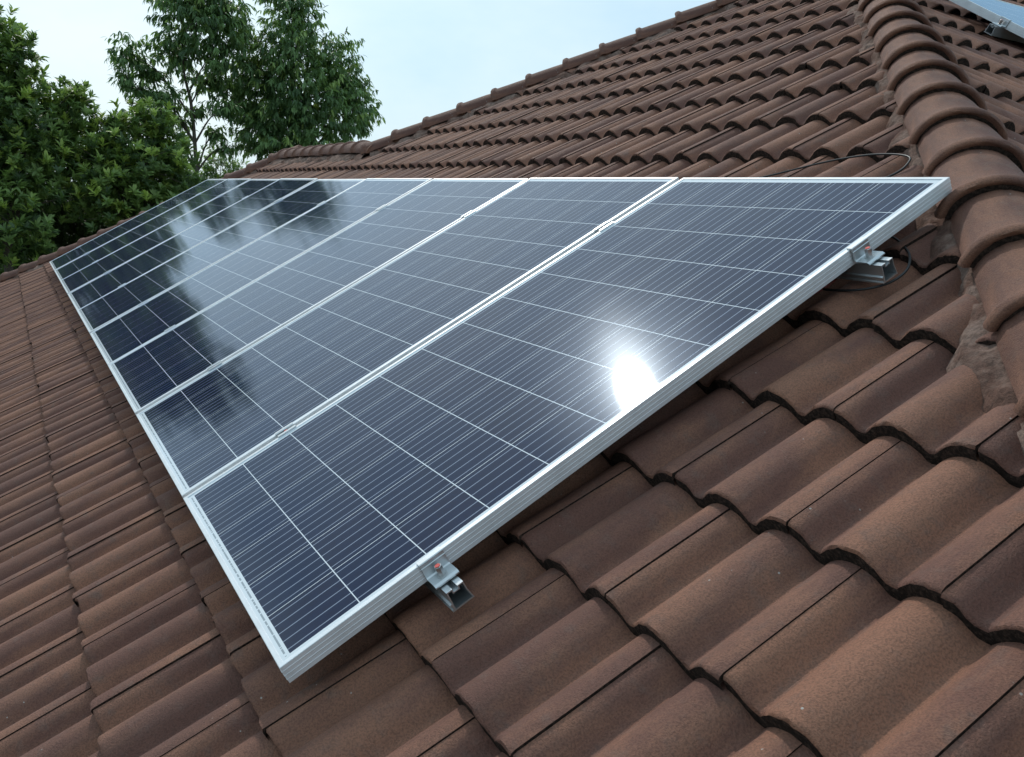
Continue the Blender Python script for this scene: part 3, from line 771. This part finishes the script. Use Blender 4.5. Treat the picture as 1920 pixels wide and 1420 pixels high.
make_tree('broadleaf_tree', 'tall broadleaf tree with leaf rosettes at the left edge of the trees', 'tree', foot(10, 19),
    [px(-120, -60, 19, 85, 85), px(-190, 40, 19, 80, 80), px(-90, 40, 18.8, 80, 70), px(-230, 130, 19, 80, 70), px(-150, 150, 19, 90, 80), px(-25, 120, 19, 85, 75), px(25, 100, 18.6, 42, 48), px(-30, 230, 18.8, 110, 80), px(40, 190, 19.2, 52, 50), px(50, 310, 18.6, 80, 60), px(-20, 400, 18.6, 120, 80), px(130, 205, 19.2, 48, 46), px(95, 240, 19.0, 45, 45), px(155, 185, 19.4, 25, 26), px(140, 275, 19.8, 60, 46), px(80, 300, 20.2, 75, 55), px(60, 240, 20.0, 60, 50)],
    'rosette', 1.6, LF_R, LEAF_R, .14, young=.28)
make_tree('broadleaf_tree', 'shorter broadleaf tree with bright green rosette tips, left of the slender tree', 'tree', foot(250, 19.5),
    [px(208, 238, 19.3, 32, 30), px(270, 230, 19.5, 52, 42), px(225, 265, 19.2, 52, 42), px(305, 265, 19.6, 40, 45), px(190, 310, 19.0, 62, 48), px(270, 310, 19.2, 65, 48), px(330, 330, 19.4, 45, 45), px(210, 380, 19, 80, 50), px(300, 385, 19.2, 75, 45), px(235, 330, 20.2, 80, 55), px(330, 300, 20.4, 40, 40)],
    'rosette', 1.6, LF_R, LEAF_R, .10, young=.45)
make_tree('slender_tree', 'slender open crowned tree with visible forked trunk against the sky', 'tree', foot(385, 23),
    [px(365, -55, 23, 60, 45), px(372, 40, 23, 80, 62), px(330, 95, 23.2, 50, 46), px(415, 90, 22.8, 55, 50), px(240, 95, 23, 36, 34), px(232, 145, 22.8, 24, 22), px(275, 130, 23.2, 40, 26), px(300, 180, 22.8, 45, 28), px(395, 150, 23.3, 52, 34), px(320, 215, 23, 38, 26), px(420, 200, 22.8, 36, 26), px(345, 5, 23.2, 60, 40), px(420, 20, 23, 50, 40), px(265, 165, 23.1, 30, 20), px(292, 218, 23, 34, 26), px(402, 245, 23, 26, 22), px(342, 262, 23.2, 26, 24), px(420, 275, 22.9, 24, 18), px(375, 205, 23.2, 26, 18)],
    'droop', .95, LF_D, LEAF_D, .075, young=.08, mid=at(362, 225, 23))
make_tree('mango_tree', 'dense tall tree with drooping leaves behind the low far ridge', 'tree', foot(585, 24),
    [px(455, 60, 24, 30, 40), px(462, 125, 24, 36, 44), px(445, 175, 24, 28, 34), px(555, 25, 24, 60, 50), px(545, 90, 23.5, 75, 55), px(620, 110, 24.2, 62, 52), px(500, 140, 23.6, 60, 55), px(650, 180, 24, 62, 45), px(570, 180, 23.4, 85, 60), px(470, 205, 23.8, 48, 50), px(520, 230, 23.3, 72, 48), px(620, 230, 23.6, 80, 40), px(680, 215, 24.2, 36, 38), px(480, 270, 23.5, 50, 34), px(565, 275, 23.2, 90, 40), px(640, 150, 24.3, 50, 40), px(540, -20, 24.3, 50, 40)],
    'droop', 1.05, LF_D, LEAF_D, .16, young=.24)
make_tree('bushy_tree', 'dark bushy tree low behind the farthest panels', 'tree', foot(300, 21.5),
    [px(280, 410, 21.5, 85, 60), px(350, 380, 21.5, 70, 50), px(240, 370, 21.8, 70, 55), px(320, 430, 21.5, 90, 60), px(395, 350, 21.5, 45, 26), px(370, 420, 21, 70, 45)],
    'rosette', 1.9, LF_S, LEAF_B, .10, young=.08)
make_tree('bushy_tree', 'dark bushy tree low at the left edge by the far hip tiles', 'tree', foot(60, 20.5),
    [px(20, 450, 20.5, 85, 60), px(110, 420, 20.8, 85, 65), px(170, 400, 20.8, 75, 60), px(60, 390, 21, 90, 60), px(150, 480, 20.6, 80, 55), px(30, 500, 20.6, 70, 45)],
    'rosette', 1.9, LF_S, LEAF_B, .10, young=.08)
make_tree('shrub', 'light green shrub seen under the slender tree beside the ridge', 'shrub', foot(425, 30),
    [px(400, 300, 30, 28, 24), px(430, 312, 30, 28, 22), px(385, 335, 30, 36, 22), px(440, 335, 30, 34, 20)],
    'rosette', 1.2, LF_S, LEAF_R, .06, young=.22)
